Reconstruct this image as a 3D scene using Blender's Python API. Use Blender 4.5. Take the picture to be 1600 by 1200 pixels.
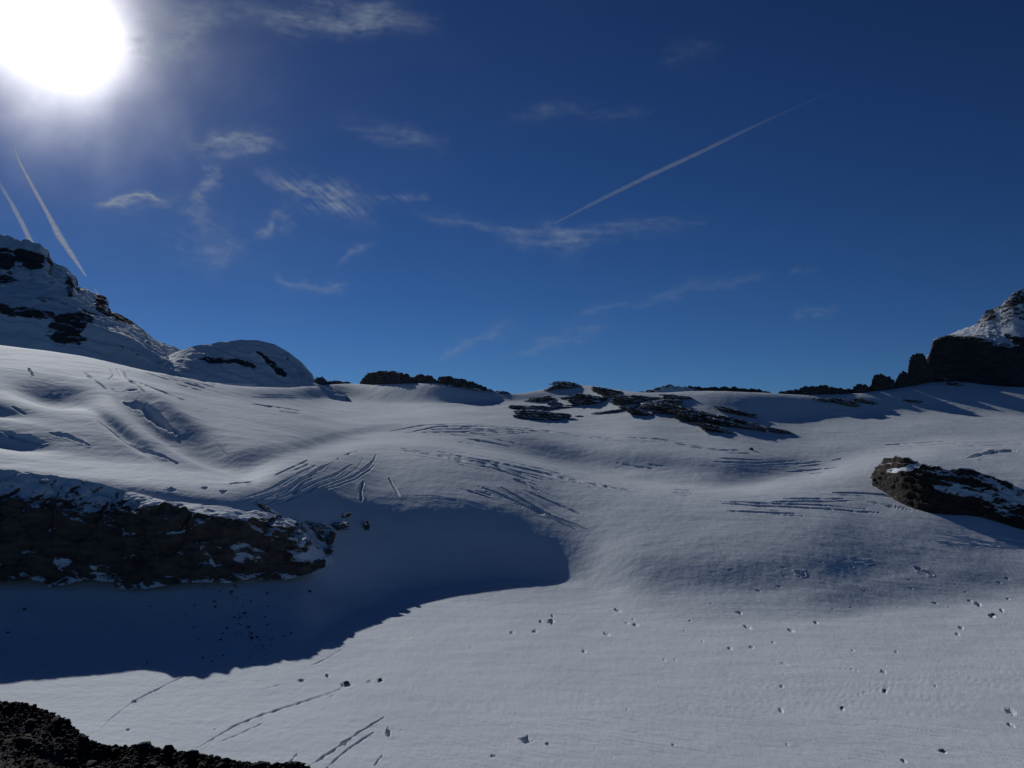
import bpy, bmesh, math
import numpy as np
C = bpy.context.scene
for o in list(bpy.data.objects): bpy.data.objects.remove(o)
# ---------------------------------------------------------------- camera
W0, H0, F, HOR = 1600., 1200., 1386., 720.
PITCH = math.atan((HOR-600.)/F)
cp, sp = math.cos(PITCH), math.sin(PITCH)
cam_d = bpy.data.cameras.new('camera'); cam = bpy.data.objects.new('camera', cam_d)
C.collection.objects.link(cam); C.camera = cam
cam_d.sensor_width = 36.; cam_d.lens = 36.*F/W0
cam_d.clip_start = .5; cam_d.clip_end = 300000.
cam.location = (0, 0, 0); cam.rotation_euler = (math.pi/2+PITCH, 0, 0)
def ray(u, v):
    """pixel -> (A, T): x/y and z/y of its line of sight"""
    u = np.asarray(u, float); v = np.asarray(v, float)
    y = F*cp-(600.-v)*sp; return (u-800.)/y, (F*sp+(600.-v)*cp)/y
def pix(x, y, z):
    f = y*cp+z*sp; up = -y*sp+z*cp
    return 800.+F*x/f, 600.-F*up/f
# ---------------------------------------------------------------- sun, sky
SA, ST = ray(95., 42.)
sv = np.array([float(SA), 1., float(ST)]); SUN = sv/np.linalg.norm(sv)
EL = math.asin(SUN[2]); AZ = math.atan2(SUN[0], SUN[1])
ld = bpy.data.lights.new('sun', 'SUN'); ld.energy = 5.; ld.angle = math.radians(.5); ld.color = (.98, 1., 1.)
lo = bpy.data.objects.new('sun', ld); C.collection.objects.link(lo)
import mathutils
lo.rotation_euler = mathutils.Vector(SUN).to_track_quat('Z', 'Y').to_euler()
w = bpy.data.worlds.new('World'); C.world = w; w.use_nodes = True
nt = w.node_tree; N = nt.nodes; L = nt.links; N.clear()
out = N.new('ShaderNodeOutputWorld'); bg = N.new('ShaderNodeBackground'); bg.inputs[1].default_value = .085
sky = N.new('ShaderNodeTexSky'); sky.sky_type = 'NISHITA'; sky.sun_disc = False
sky.sun_elevation = EL; sky.sun_rotation = AZ; sky.altitude = 2900; sky.air_density = 1.; sky.dust_density = .1; sky.ozone_density = 5.
tint = N.new('ShaderNodeMix'); tint.data_type = 'RGBA'; tint.blend_type = 'MULTIPLY'; tint.inputs[0].default_value = 1.
tint.inputs[7].default_value = (.30, .385, .445, 1); gm = N.new('ShaderNodeGamma'); gm.inputs[1].default_value = 1.38; L.new(sky.outputs[0], gm.inputs[0]); L.new(gm.outputs[0], tint.inputs[6]); L.new(tint.outputs[2], bg.inputs[0])
# white core and glare painted into the sky by sun angle, edge roughened by noise
tc = N.new('ShaderNodeTexCoord'); dt = N.new('ShaderNodeVectorMath'); dt.operation = 'DOT_PRODUCT'
dt.inputs[1].default_value = tuple(SUN)
nrm = N.new('ShaderNodeVectorMath'); nrm.operation = 'NORMALIZE'
L.new(tc.outputs['Generated'], nrm.inputs[0]); L.new(nrm.outputs[0], dt.inputs[0])
ac0 = N.new('ShaderNodeMath'); ac0.operation = 'ARCCOSINE'; L.new(dt.outputs['Value'], ac0.inputs[0])
wn = N.new('ShaderNodeTexNoise'); wn.inputs['Scale'].default_value = 9.; wn.inputs['Detail'].default_value = 4; L.new(nrm.outputs[0], wn.inputs['Vector'])
wm = N.new('ShaderNodeMath'); wm.operation = 'MULTIPLY_ADD'; wm.inputs[1].default_value = .8; wm.inputs[2].default_value = .6; L.new(wn.outputs[0], wm.inputs[0])
ac = N.new('ShaderNodeMath'); ac.operation = 'MULTIPLY'; L.new(ac0.outputs[0], ac.inputs[0]); L.new(wm.outputs[0], ac.inputs[1])
def wexp(scale, amp):
    m = N.new('ShaderNodeMath'); m.operation = 'MULTIPLY'; m.inputs[1].default_value = -1./math.radians(scale); L.new(ac.outputs[0], m.inputs[0])
    e = N.new('ShaderNodeMath'); e.operation = 'EXPONENT'; L.new(m.outputs[0], e.inputs[0])
    k = N.new('ShaderNodeMath'); k.operation = 'MULTIPLY'; k.inputs[1].default_value = amp; L.new(e.outputs[0], k.inputs[0]); return k
g1 = wexp(1.45, 19.); g2 = wexp(7., .16)
ad = N.new('ShaderNodeMath'); ad.operation = 'ADD'; L.new(g1.outputs[0], ad.inputs[0]); L.new(g2.outputs[0], ad.inputs[1])
bg2 = N.new('ShaderNodeBackground'); bg2.inputs[0].default_value = (1, .97, .98, 1); L.new(ad.outputs[0], bg2.inputs[1])
ash = N.new('ShaderNodeAddShader'); L.new(bg.outputs[0], ash.inputs[0]); L.new(bg2.outputs[0], ash.inputs[1]); L.new(ash.outputs[0], out.inputs[0])
C.view_settings.view_transform = 'Standard'; C.view_settings.look = 'None'
C.view_settings.gamma = 1.; C.view_settings.exposure = -1.2
C.render.engine = 'CYCLES'; C.render.resolution_x = 1024; C.render.resolution_y = 768
# ---------------------------------------------------------------- noise
rs = np.random.RandomState(7)
PERM = rs.permutation(4096)
GR = rs.normal(size=(4096, 3)); GR /= np.linalg.norm(GR, axis=1)[:, None]
def noise(x, y, z):
    x, y, z = np.broadcast_arrays(np.asarray(x, np.float32), np.asarray(y, np.float32), np.asarray(z, np.float32))
    xi, yi, zi = np.floor(x).astype(int), np.floor(y).astype(int), np.floor(z).astype(int)
    fx, fy, fz = x-xi, y-yi, z-zi
    f = lambda t: t*t*t*(t*(t*6-15)+10)
    ux, uy, uz = f(fx), f(fy), f(fz); r = 0
    for i in (0, 1):
        for j in (0, 1):
            for k in (0, 1):
                g = GR[PERM[(PERM[(PERM[(xi+i) & 4095]+yi+j) & 4095]+zi+k) & 4095]]
                r = r+(g[..., 0]*(fx-i)+g[..., 1]*(fy-j)+g[..., 2]*(fz-k))*(ux if i else 1-ux)*(uy if j else 1-uy)*(uz if k else 1-uz)
    return r*1.6
def fbm(x, y, z, oct=4, gain=.5, ridged=False):
    a, r, t = 1., 0., 0.
    for o in range(oct):
        n = noise(x, y, z+o*17.3)
        if ridged: n = 1-2*np.abs(n)
        r = r+a*n; t += a; a *= gain; x, y, z = x*2.03, y*2.03, z*2.03
    return r/t
def sstep(a, b, x):
    t = np.clip((x-a)/(b-a), 0, 1); return t*t*(3-2*t)
def slopes(x, y):
    h = np.diff(x, axis=0); d = np.diff(y, axis=0)/h
    m = np.zeros_like(y); m[0] = d[0]; m[-1] = d[-1]
    w1 = 2*h[1:]+h[:-1]; w2 = h[1:]+2*h[:-1]
    ok = d[1:]*d[:-1] > 0
    with np.errstate(all='ignore'):
        m[1:-1] = np.where(ok, (w1+w2)/(w1/d[:-1]+w2/d[1:]), 0)
    return h, m
def pchip(xk, yk, x):
    xk = np.asarray(xk, float); yk = np.asarray(yk, float); x = np.asarray(x, float)
    h, m = slopes(xk, yk)
    i = np.clip(np.searchsorted(xk, x, side='right')-1, 0, len(xk)-2); t = (x-xk[i])/h[i]
    t = np.clip(t, 0, 1)
    return (2*t**3-3*t**2+1)*yk[i]+(t**3-2*t**2+t)*h[i]*m[i]+(3*t**2-2*t**3)*yk[i+1]+(t**3-t**2)*h[i]*m[i+1]
# ---------------------------------------------------------------- mesh helpers
def grid_mesh(name, X, Y, Z, mat, smooth=True, flip=False, parent=None, wrap=False):
    R, K = X.shape
    me = bpy.data.meshes.new(name)
    co = np.stack([X, Y, Z], -1).reshape(-1, 3).astype(np.float32)
    idx = np.arange(R*K).reshape(R, K)
    if wrap: idx = np.concatenate([idx, idx[:, :1]], 1)
    a, b, c, d = idx[:-1, :-1], idx[:-1, 1:], idx[1:, 1:], idx[1:, :-1]
    q = np.stack([a, b, c, d] if not flip else [a, d, c, b], -1).reshape(-1, 4)
    me.vertices.add(len(co)); me.vertices.foreach_set('co', co.ravel())
    me.loops.add(q.size); me.loops.foreach_set('vertex_index', q.ravel().astype(np.int32))
    me.polygons.add(len(q)); me.polygons.foreach_set('loop_start', np.arange(0, q.size, 4, dtype=np.int32))
    me.polygons.foreach_set('loop_total', np.full(len(q), 4, np.int32))
    me.polygons.foreach_set('use_smooth', np.full(len(q), smooth))
    me.update(calc_edges=True); me.validate()
    me.materials.append(mat)
    o = bpy.data.objects.new(name, me); C.collection.objects.link(o)
    if parent: o.parent = parent
    return o
def tag(o, label=None, cat=None, group=None, kind=None):
    if label: o['label'] = label
    if cat: o['category'] = cat
    if group: o['group'] = group
    if kind: o['kind'] = kind
    return o
# ---------------------------------------------------------------- materials
def newmat(name):
    m = bpy.data.materials.new(name); m.use_nodes = True; m.node_tree.nodes.clear(); return m, m.node_tree.nodes, m.node_tree.links
def nd(N, t, **kw):
    n = N.new(t)
    for k, v in kw.items():
        if k.startswith('i_'): n.inputs[k[2:].replace('_', ' ')].default_value = v
        else: setattr(n, k, v)
    return n
def mth(N, L, op, a, b=None, c=None):
    n = N.new('ShaderNodeMath'); n.operation = op
    for i, s in enumerate((a, b, c)):
        if s is None: continue
        if isinstance(s, (int, float)): n.inputs[i].default_value = s
        else: L.new(s, n.inputs[i])
    return n.outputs[0]
def tex(N, L, scale, detail=5., rough=.55, vec=None, stretch=None, rot=0., typ='ShaderNodeTexNoise'):
    g = N.new('ShaderNodeNewGeometry'); mp = N.new('ShaderNodeMapping')
    L.new(g.outputs['Position'], mp.inputs[0])
    if stretch: mp.inputs['Scale'].default_value = stretch
    mp.inputs['Rotation'].default_value = (0, 0, rot)
    n = N.new(typ); n.inputs['Scale'].default_value = scale
    if typ == 'ShaderNodeTexNoise': n.inputs['Detail'].default_value = detail; n.inputs['Roughness'].default_value = rough
    L.new(mp.outputs[0], n.inputs['Vector']); return n
def ramp(N, L, src, stops):
    r = N.new('ShaderNodeValToRGB'); L.new(src, r.inputs[0]); e = r.color_ramp.elements
    while len(e) < len(stops): e.new(.5)
    for i, (p, c) in enumerate(stops): e[i].position = p; e[i].color = (*c, 1) if len(c) == 3 else c
    return r.outputs[0]
def snow_shader(N, L, bump=.5):
    p = N.new('ShaderNodeBsdfPrincipled'); p.inputs['Roughness'].default_value = .8
    p.inputs['Specular IOR Level'].default_value = .2; p.inputs['IOR'].default_value = 1.31
    a = tex(N, L, .02, 6, .6)
    col = ramp(N, L, a.outputs[0], [(.25, (.72, .76, .80)), (.6, (.81, .845, .875))]); L.new(col, p.inputs['Base Color'])
    b1 = tex(N, L, .22, 8, .62, stretch=(1., .45, 1.), rot=.5); b2 = tex(N, L, .05, 5, .5, stretch=(.5, 1.6, 1.), rot=-.35)
    s = mth(N, L, 'ADD', mth(N, L, 'MULTIPLY', b1.outputs[0], .55), mth(N, L, 'MULTIPLY', b2.outputs[0], 1.1))
    b = N.new('ShaderNodeBump'); b3 = tex(N, L, .9, 5, .6, stretch=(1., .35, 1.), rot=.6); s = mth(N, L, 'ADD', s, mth(N, L, 'MULTIPLY', b3.outputs[0], .16))
    b.inputs['Strength'].default_value = bump; b.inputs['Distance'].default_value = 1.; L.new(s, b.inputs['Height'])
    L.new(b.outputs[0], p.inputs['Normal']); return p
def mat_snow():
    m, N, L = newmat('glacier_snow'); p = snow_shader(N, L); o = N.new('ShaderNodeOutputMaterial')
    # wind-blown grit on the lower ice
    L.new(p.outputs[0], o.inputs[0]); return m
def mat_rock(name, cover, c0=(.030, .027, .028), c1=(.105, .092, .085), scale=.35, slope=.62, soft=.12, noise_amp=.5):
    """dark rock; snow lies where the face is flat enough"""
    m, N, L = newmat(name)
    r = N.new('ShaderNodeBsdfPrincipled'); r.inputs['Roughness'].default_value = .9; r.inputs['Specular IOR Level'].default_value = .15
    a = tex(N, L, scale, 8, .65, stretch=(.6, .6, 2.2)); L.new(ramp(N, L, a.outputs[0], [(.3, c0), (.7, c1)]), r.inputs['Base Color'])
    bt = tex(N, L, scale*3, 8, .7); b = N.new('ShaderNodeBump'); b.inputs['Strength'].default_value = .8; b.inputs['Distance'].default_value = .6/scale*.35
    L.new(bt.outputs[0], b.inputs['Height']); L.new(b.outputs[0], r.inputs['Normal'])
    s = snow_shader(N, L, .2)
    g = N.new('ShaderNodeNewGeometry'); sx = N.new('ShaderNodeSeparateXYZ'); L.new(g.outputs['True Normal'], sx.inputs[0])
    n1 = tex(N, L, scale*.55, 8, .68)
    v = mth(N, L, 'ADD', sx.outputs[2], mth(N, L, 'MULTIPLY', mth(N, L, 'SUBTRACT', n1.outputs[0], .5), noise_amp*2))
    ab = N.new('ShaderNodeAttribute'); ab.attribute_name = 'bias'; v = mth(N, L, 'ADD', mth(N, L, 'ADD', v, cover), ab.outputs['Fac'])
    f = N.new('ShaderNodeMapRange'); f.inputs['From Min'].default_value = slope-soft; f.inputs['From Max'].default_value = slope+soft; L.new(v, f.inputs['Value'])
    mx = N.new('ShaderNodeMixShader'); L.new(f.outputs[0], mx.inputs[0]); L.new(r.outputs[0], mx.inputs[1]); L.new(s.outputs[0], mx.inputs[2])
    o = N.new('ShaderNodeOutputMaterial'); L.new(mx.outputs[0], o.inputs[0]); return m
SNOW = mat_snow()
# ---------------------------------------------------------------- glacier: a lofted control net
U = np.array([-600, -200, 0, 120, 240, 360, 460, 540, 620, 700, 800, 900, 1000, 1120, 1250, 1370, 1480, 1600, 1800, 2200], float)
V = [  # one row per feature line, from the valley floor to the pass
 [1200]*20,
 [1120]*20,
 [1055, 1055, 1055, 1045, 1042, 1045, 1036, 968, 942, 942, 950, 945, 965, 975, 975, 960, 950, 940, 935, 930],
 [905, 905, 900, 900, 905, 898, 890, 935, 925, 915, 905, 915, 930, 930, 925, 905, 885, 870, 870, 870],
 [775, 775, 775, 790, 795, 805, 825, 855, 840, 830, 830, 840, 865, 872, 865, 850, 840, 830, 830, 830],
 [740, 740, 735, 748, 762, 778, 792, 778, 766, 775, 798, 815, 820, 822, 822, 805, 800, 795, 795, 795],
 [730, 730, 724, 736, 748, 758, 742, 715, 698, 708, 728, 752, 768, 778, 765, 735, 712, 706, 706, 706],
 [700, 700, 700, 715, 728, 738, 708, 685, 674, 684, 705, 731, 750, 761, 742, 702, 682, 678, 678, 678],
 [660, 660, 665, 670, 685, 700, 688, 672, 660, 662, 676, 694, 703, 720, 710, 685, 670, 668, 668, 668],
 [600, 600, 618, 622, 635, 655, 655, 648, 645, 645, 650, 662, 675, 690, 685, 668, 660, 660, 660, 660],
 [560, 560, 570, 580, 600, 625, 626, 622, 632, 630, 626, 630, 640, 655, 655, 648, 645, 650, 650, 650],
 [520, 535, 545, 560, 583, 604, 606, 600, 599, 600, 617, 600, 614, 611, 617, 613, 596, 606, 606, 606]]
M = [  # slope between one feature line and the next
 [.0]*20,
 [.02]*20,
 [.2, .2, .2, .2, .2, .2, .18, .14, .12, .11, .11, .12, .15, .17, .18, .19, .2, .2, .2, .2],
 [2., 2., 2., 2., 2., 1.9, .95, .52, .5, .54, .54, .46, .40, .365, .305, .262, .25, .25, .25, .25],
 [.6, .6, .6, .6, .6, .6, .5, .44, .46, .49, .48, .36, .26, .24, .24, .24, .28, .3, .3, .3],
 [.22, .22, .22, .21, .2, .24, .32, .26, .22, .24, .26, .22, .18, .17, .17, .2, .2, .2, .2, .2],
 [.24, .24, .23, .2, .15, .11, .16, .12, .11, .11, .1, .08, .07, .07, .09, .12, .12, .12, .12, .12],
 [.33, .33, .33, .33, .31, .28, .22, .18, .18, .2, .25, .32, .36, .3, .2, .17, .17, .17, .17, .17],
 [.33, .33, .32, .30, .27, .21, .16, .13, .118, .14, .15, .17, .18, .18, .17, .17, .17, .17, .17, .17],
 [.29, .29, .28, .26, .22, .18, .14, .13, .13, .15, .17, .19, .2, .2, .19, .18, .17, .17, .17, .17],
 [.19, .19, .18, .175, .17, .17, .18, .24, .5, .5, .3, .3, .28, .27, .28, .28, .29, .31, .31, .31]]
V = np.array(V, float); M = np.array(M, float)
TT = ray(U[None, :].repeat(len(V), 0), V)[1]
YY = np.zeros_like(V); ZZ = np.zeros_like(V)
YY[0] = -85./TT[0]; ZZ[0] = -85.
for r in range(len(M)):
    YY[r+1] = (ZZ[r]-M[r]*YY[r])/(TT[r+1]-M[r]); ZZ[r+1] = YY[r+1]*TT[r+1]

# the valley floor in front of the frame and the far side of the pass
K = len(U); front = np.array([60., 130.])[:, None].repeat(K, 1)
zb1, zb2, zb3 = ZZ[-1]-4, ZZ[-1]-45, ZZ[-1]-60
YY = np.concatenate([front, YY, YY[-1:]+45, YY[-1:]+220, YY[-1:]*0+4200], 0)
ZZ = np.concatenate([front*0-86, ZZ, [zb1], [zb2], [zb3]], 0)
ucol = np.concatenate([np.arange(-600, -60, 18), np.arange(-60, 1660, 1.3), np.arange(1660, 2201, 18)])
def across(tab, sig=22.):
    o = []
    uu = np.arange(-600, 2201, 4.); k = np.exp(-.5*(np.arange(-20, 21)*4/sig)**2); k /= k.sum()
    for row in tab:
        q = pchip(U, row, uu); q = np.convolve(np.pad(q, 20, mode='edge'), k, 'valid'); o.append(np.interp(ucol, uu, q))
    return np.array(o)
Yn = across(YY); Zn = across(ZZ)
nrow = [14, 30, 80, 100, 130, 130, 90, 80, 50, 60, 60, 80, 80, 16, 12, 8]
h, ms = slopes(Yn, Zn)
ys, zs, rr = [], [], []
for r, n in enumerate(nrow):
    for t in np.arange(n)/n:
        ys.append(Yn[r]+t*h[r]); rr.append(r+t)
        zs.append((2*t**3-3*t*t+1)*Zn[r]+(t**3-2*t*t+t)*h[r]*ms[r]+(3*t*t-2*t**3)*Zn[r+1]+(t**3-t*t)*h[r]*ms[r+1])
ys.append(Yn[-1]); zs.append(Zn[-1]); rr.append(len(nrow))
GY = np.array(ys); GZ = np.array(zs); GR_ = np.array(rr)
GA = ray(ucol, ucol*0+700)[0][None, :]; GX = GA*GY
def surf(u, v):
    """the point of the glacier seen at a pixel: first crossing along the column"""
    A, T = ray(u, v); c = int(np.argmin(np.abs(GA[0]-A))); t = GZ[:, c]/GY[:, c]
    i = int(np.argmax(t >= T)) if (t >= T).any() else int(np.argmax(t[200:]))+200
    i = max(i, 1); f = (T-t[i-1])/(t[i]-t[i-1]+1e-9); f = min(max(f, 0), 1)
    y = GY[i-1, c]+f*(GY[i, c]-GY[i-1, c]); return float(A*y), float(y), float(GZ[i-1, c]+f*(GZ[i, c]-GZ[i-1, c]))

PU, PV = pix(GX, GY, GZ)
TV = GZ/GY; VIS = TV >= np.maximum.accumulate(TV, 0)-.0015
BX, BY, BZ = GX.copy(), GY.copy(), GZ.copy()            # uncarved surface for texture coordinates
# broad swells (pixel place, radii, height in m)
BUMPS = [(85, 612, 62, 17, -13, 8), (315, 694, 80, 20, -11, 28), (232, 650, 60, 12, -9, 38), (20, 690, 60, 11, -5, 8), (190, 672, 60, 9, -6, 38), (-10, 640, 60, 9, -5, 10),
 (250, 628, 60, 9, 6, 30), (985, 722, 120, 16, -5, 4), (660, 815, 150, 30, 3, 0)]
for (u, v, su, sv_, hh, rot) in BUMPS:
    du, dv = PU-u, PV-v; c, q = math.cos(math.radians(rot)), math.sin(math.radians(rot))
    GZ = GZ+hh*np.exp(-(((du*c+dv*q)/su)**2+((dv*c-du*q)/sv_)**2))*VIS
# undulation and wind ripples in real metres
tmp = np.log(BY)
nb = fbm(BX/95, BY/95, 3., 3)*sstep(200, 700, BY)*1.6 + fbm(BX/22, BY/30, 9., 4, .55)*.30*sstep(150, 500, BY)
ca, sa = math.cos(.6), math.sin(.6)
rip = fbm((BX*ca-BY*sa)/24., (BY*ca+BX*sa)/5., 1., 3)*.13*(1-.75*sstep(430, 560, BY))*(1-.4*sstep(-40, -110, BX))+fbm(BX/6., BY/9., 11., 3)*.07
rip2 = fbm((BX*ca-BY*sa)/9., (BY*ca+BX*sa)/14, 5., 3)*.08*sstep(300, 450, BY)
rough = np.where(GR_[:, None] > 5, 1.6, 1.)
rip3 = (fbm((BX*ca-BY*sa)/9., (BY*ca+BX*sa)/2.4, 21., 4, .6)*.075+.05*fbm(BX/2.2, BY/4., 31., 3))*(1-sstep(520, 640, BY))
old = fbm((BX*.86-BY*.5)/45., (BY*.86+BX*.5)/5.5, 41., 3, .5, True); drift = sstep(.62, .95, old)*.15*(.3+.7*sstep(-60, 60, BX))*(1-sstep(330, 420, BY))
GZ = GZ+nb+(rip+rip2)*rough+rip3-drift
# crevasses: (width px, depth factor, points)
CR = [
 (2.6,1.,[(588,710),(584,719),(575,730),(553,744),(531,753),(506,762)]),
 (3.,1.,[(550,726),(525,741),(497,753),(469,766),(440,778)]),
 (3.,1.,[(520,723),(497,734),(472,750),(450,766),(425,778)]),
 (2.6,1.,[(492,728),(475,736),(450,750),(420,764),(392,776)]),
 (2.,.8,[(481,720),(456,731),(430,742)]),
 (2.4,.9,[(394,748),(376,751),(360,754)]),
 (3.2,1.,[(495,741),(461,756),(424,773),(388,787)]),
 (3.2,1.,[(502,751),(469,763),(442,775),(412,789)]),
 (3.,1.,[(525,750),(495,762),(461,776),(431,789)]),
 (1.6,.7,[(560,704),(548,709),(538,712)]),(1.5,.7,[(531,716),(526,718)]),
 (4.,1.2,[(567,753),(564,768),(564,786)]),
 (3.,1.,[(608,748),(613,756),(619,766),(625,778)]),
 (1.8,.8,[(625,703),(669,709),(716,719),(778,734),(827,749)]),
 (1.6,.8,[(644,702),(687,711),(731,720),(778,728),(850,750)]),
 (2.,1.,[(684,705),(731,716),(794,727),(856,739),(903,753)]),
 (1.8,.9,[(780,725),(842,737),(905,755),(946,769)]),
 (2.2,1.,[(860,737),(896,748),(936,758),(985,766)]),
 (2.6,1.,[(803,748),(821,755),(841,767)]),
 (2.6,1.,[(783,762),(811,778),(842,797),(874,812),(917,827)]),
 (2.4,1.,[(755,763),(780,773),(811,787),(858,809),(899,828)]),
 (2.2,.9,[(828,769),(858,783),(914,806)]),
 (2.,.8,[(719,764),(747,773),(766,781)]),
 (2.6,.7,[(662,781),(700,783),(731,789),(766,800)]),
 (1.5,.7,[(634,677),(684,667),(747,666),(825,670),(903,680)]),
 (1.4,.7,[(675,672),(731,670),(794,675),(834,678)]),(1.3,.7,[(660,676),(720,675),(760,679)]),
 (1.8,.8,[(731,686),(762,691),(797,697)]),
 (1.4,.7,[(936,687),(967,689),(999,694)]),(1.4,.7,[(980,684),(1030,686),(1060,690)]),
 (1.4,.7,[(1080,698),(1124,703),(1161,704)]),(1.6,.7,[(964,716),(999,722),(1027,726)]),
 (1.7,.8,[(1117,720),(1186,724),(1249,719)]),(1.6,.8,[(1211,727),(1249,725),(1284,722)]),
 (1.7,.8,[(1227,738),(1262,735),(1286,732)]),(1.6,.8,[(1299,721),(1315,717)]),
 (1.5,.7,[(1052,770),(1083,772)]),
 (2.2,1.,[(1130,787),(1186,790),(1250,792),(1300,795),(1340,799),(1375,801)]),
 (2.,1.,[(1205,784),(1262,783),(1295,784)]),(1.7,.9,[(1225,779),(1320,779)]),
 (2.2,1.,[(1300,769),(1350,770),(1380,772),(1410,779)]),
 (2.,1.,[(1136,799),(1192,801),(1242,803)]),(1.8,.9,[(1365,787),(1415,794)]),
 (2.3,1.,[(1472,836),(1512,842),(1550,850),(1600,856),(1650,862)]),
 (2.3,1.,[(1460,847),(1490,852),(1535,854)]),(2.,1.,[(1557,841),(1600,848),(1640,852)]),
 (3.,1.,[(1327,872),(1340,876),(1364,881)]),(3.6,1.2,[(1427,886),(1445,893),(1459,899)]),
 (5.,1.,[(1242,892),(1258,899)]),(3.5,.8,[(1512,715),(1550,707),(1587,703)]),
 (1.9,.9,[(137,586),(156,597),(166,604)]),(2.3,1.,[(194,581),(200,597),(212,606),(225,619)]),
 (1.8,.9,[(219,603),(250,612),(287,625)]),(5.,1.2,[(194,620),(225,631),(250,648),(276,664)]),
 (3.2,1.2,[(152,656),(175,666),(194,681),(225,697),(250,709),(278,724)]),
 (3.6,1.1,[(78,677),(109,683),(141,697)]),(4.5,1.1,[(0,672),(37,681),(75,689)]),
 (2.4,1.,[(19,633),(41,645)]),(2.2,.9,[(44,575),(52,584)]),
 (1.4,.8,[(394,631),(437,637),(469,642)]),(1.3,.8,[(406,617),(469,619)]),
 (1.5,.8,[(259,584),(297,594),(337,605)]),(1.4,.8,[(250,586),(290,598),(320,606)]),(1.4,.8,[(270,582),(310,592)]),
 (1.6,.8,[(172,577),(178,586),(170,592)]),(1.6,.8,[(182,575),(190,590)]),(1.5,.8,[(338,684),(355,700)]),
 (1.8,.5,[(150,1146),(176,1121),(210,1095),(259,1070),(296,1052)]),
 (2.4,.55,[(307,1170),(367,1134),(412,1116),(478,1095),(514,1084),(544,1072)]),
 (1.8,.5,[(337,1162),(375,1147),(420,1125)]),(1.6,.5,[(409,1078),(437,1070)]),
 (3.,.8,[(450,1196),(465,1177)]),(2.8,.7,[(480,1200),(536,1162),(562,1144),(600,1121)]),
 (2.4,.6,[(510,1200),(544,1170),(585,1144)]),(3.,.8,[(585,1196),(598,1180)]),
 (1.6,.5,[(478,1043),(510,1030),(540,1012)]),(1.2,.4,[(700,1100),(790,1112),(860,1135)]),(1.2,.4,[(715,1122),(800,1136)]),
 (1.4,.6,[(1310,1045),(1340,1048)]),(1.3,.5,[(1340,1085),(1370,1078),(1400,1072)]),
]
CR += [(1.2,.6,[(1420,632),(1500,628)]),(1.1,.5,[(1300,650),(1360,645)]),(1.2,.6,[(1290,655),(1330,650)]),(1.1,.5,[(1380,700),(1480,694),(1580,690)])]
rc = np.random.RandomState(3)
us_in = np.argmax(GA[0] >= ray(-60, 700)[0])
def near(poly, pad):
    p = np.array(poly); 
    c0 = max(np.searchsorted(ucol, p[:, 0].min()-pad-14)-1, 0); c1 = min(np.searchsorted(ucol, p[:, 0].max()+pad+14)+1, len(ucol))
    sub = PV[:, c0:c1]; ok = ((sub > p[:, 1].min()-pad) & (sub < p[:, 1].max()+pad)).any(1)
    r = np.where(ok)[0]
    if not len(r): return None
    return slice(r[0], r[-1]+1), slice(c0, c1)
def seg(pu, pv, poly):
    best = np.full(pu.shape, 1e9); at = np.zeros(pu.shape); tot = 0; p = np.array(poly, float)
    ln = np.hypot(*(p[1:]-p[:-1]).T)
    for i in range(len(p)-1):
        d = p[i+1]-p[i]; t = np.clip(((pu-p[i, 0])*d[0]+(pv-p[i, 1])*d[1])/(d@d), 0, 1)
        q = np.hypot(pu-p[i, 0]-t*d[0], pv-p[i, 1]-t*d[1]); m = q < best
        best = np.where(m, q, best); at = np.where(m, (tot+t*ln[i])/ln.sum(), at); tot += ln[i]
    return best, at
CARVE = np.zeros_like(GZ)
wob = noise(PU/23., PV/9., 2.)*2.4+noise(PU/6., PV/4., 6.)*1.5
wid = 1+.9*noise(PU/17., PV/17., 8.)
for wd, dp, poly in list(CR):
    if wd < 2.9 and poly[0][1] < 870 and abs(poly[-1][0]-poly[0][0]) > 25:
        for q in range(2):
            ox, oy = rc.uniform(-26, 26), rc.uniform(2.5, 5.5)*(1 if rc.rand() < .5 else -1); a_ = 0 if rc.rand() < .5 else 1
            CR.append((rc.uniform(1., 1.5), rc.uniform(.5, .8), [(x+ox, y+oy) for x, y in poly][a_:len(poly)-(1-a_) if len(poly) > 2 else 9]))
for wd, dp, poly in CR:
    wd = wd*.86
    if len(poly) < 2: continue
    sl = near(poly, 14)
    if sl is None: continue
    d, at = seg(PU[sl], PV[sl]+wob[sl]*min(1., (wd/3.2)**3)*.8, poly)
    ww = wd*.62*np.clip(wid[sl], .85 if wd < 2.3 else .45, 1.5)*(.35+.65*np.minimum(1, np.minimum(at, 1-at)*5))
    k = BY[sl]/F*np.clip(.9+.9*noise(PU[sl]/12.+wd*7, poly[0][0]*.13, poly[0][1]*.2), .25, 1.3)
    CARVE[sl] += VIS[sl]*k*dp*(-1.75*wd*np.exp(-(d/ww)**4)+.14*wd*np.exp(-((d-ww*1.9)/ww)**2))
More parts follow.
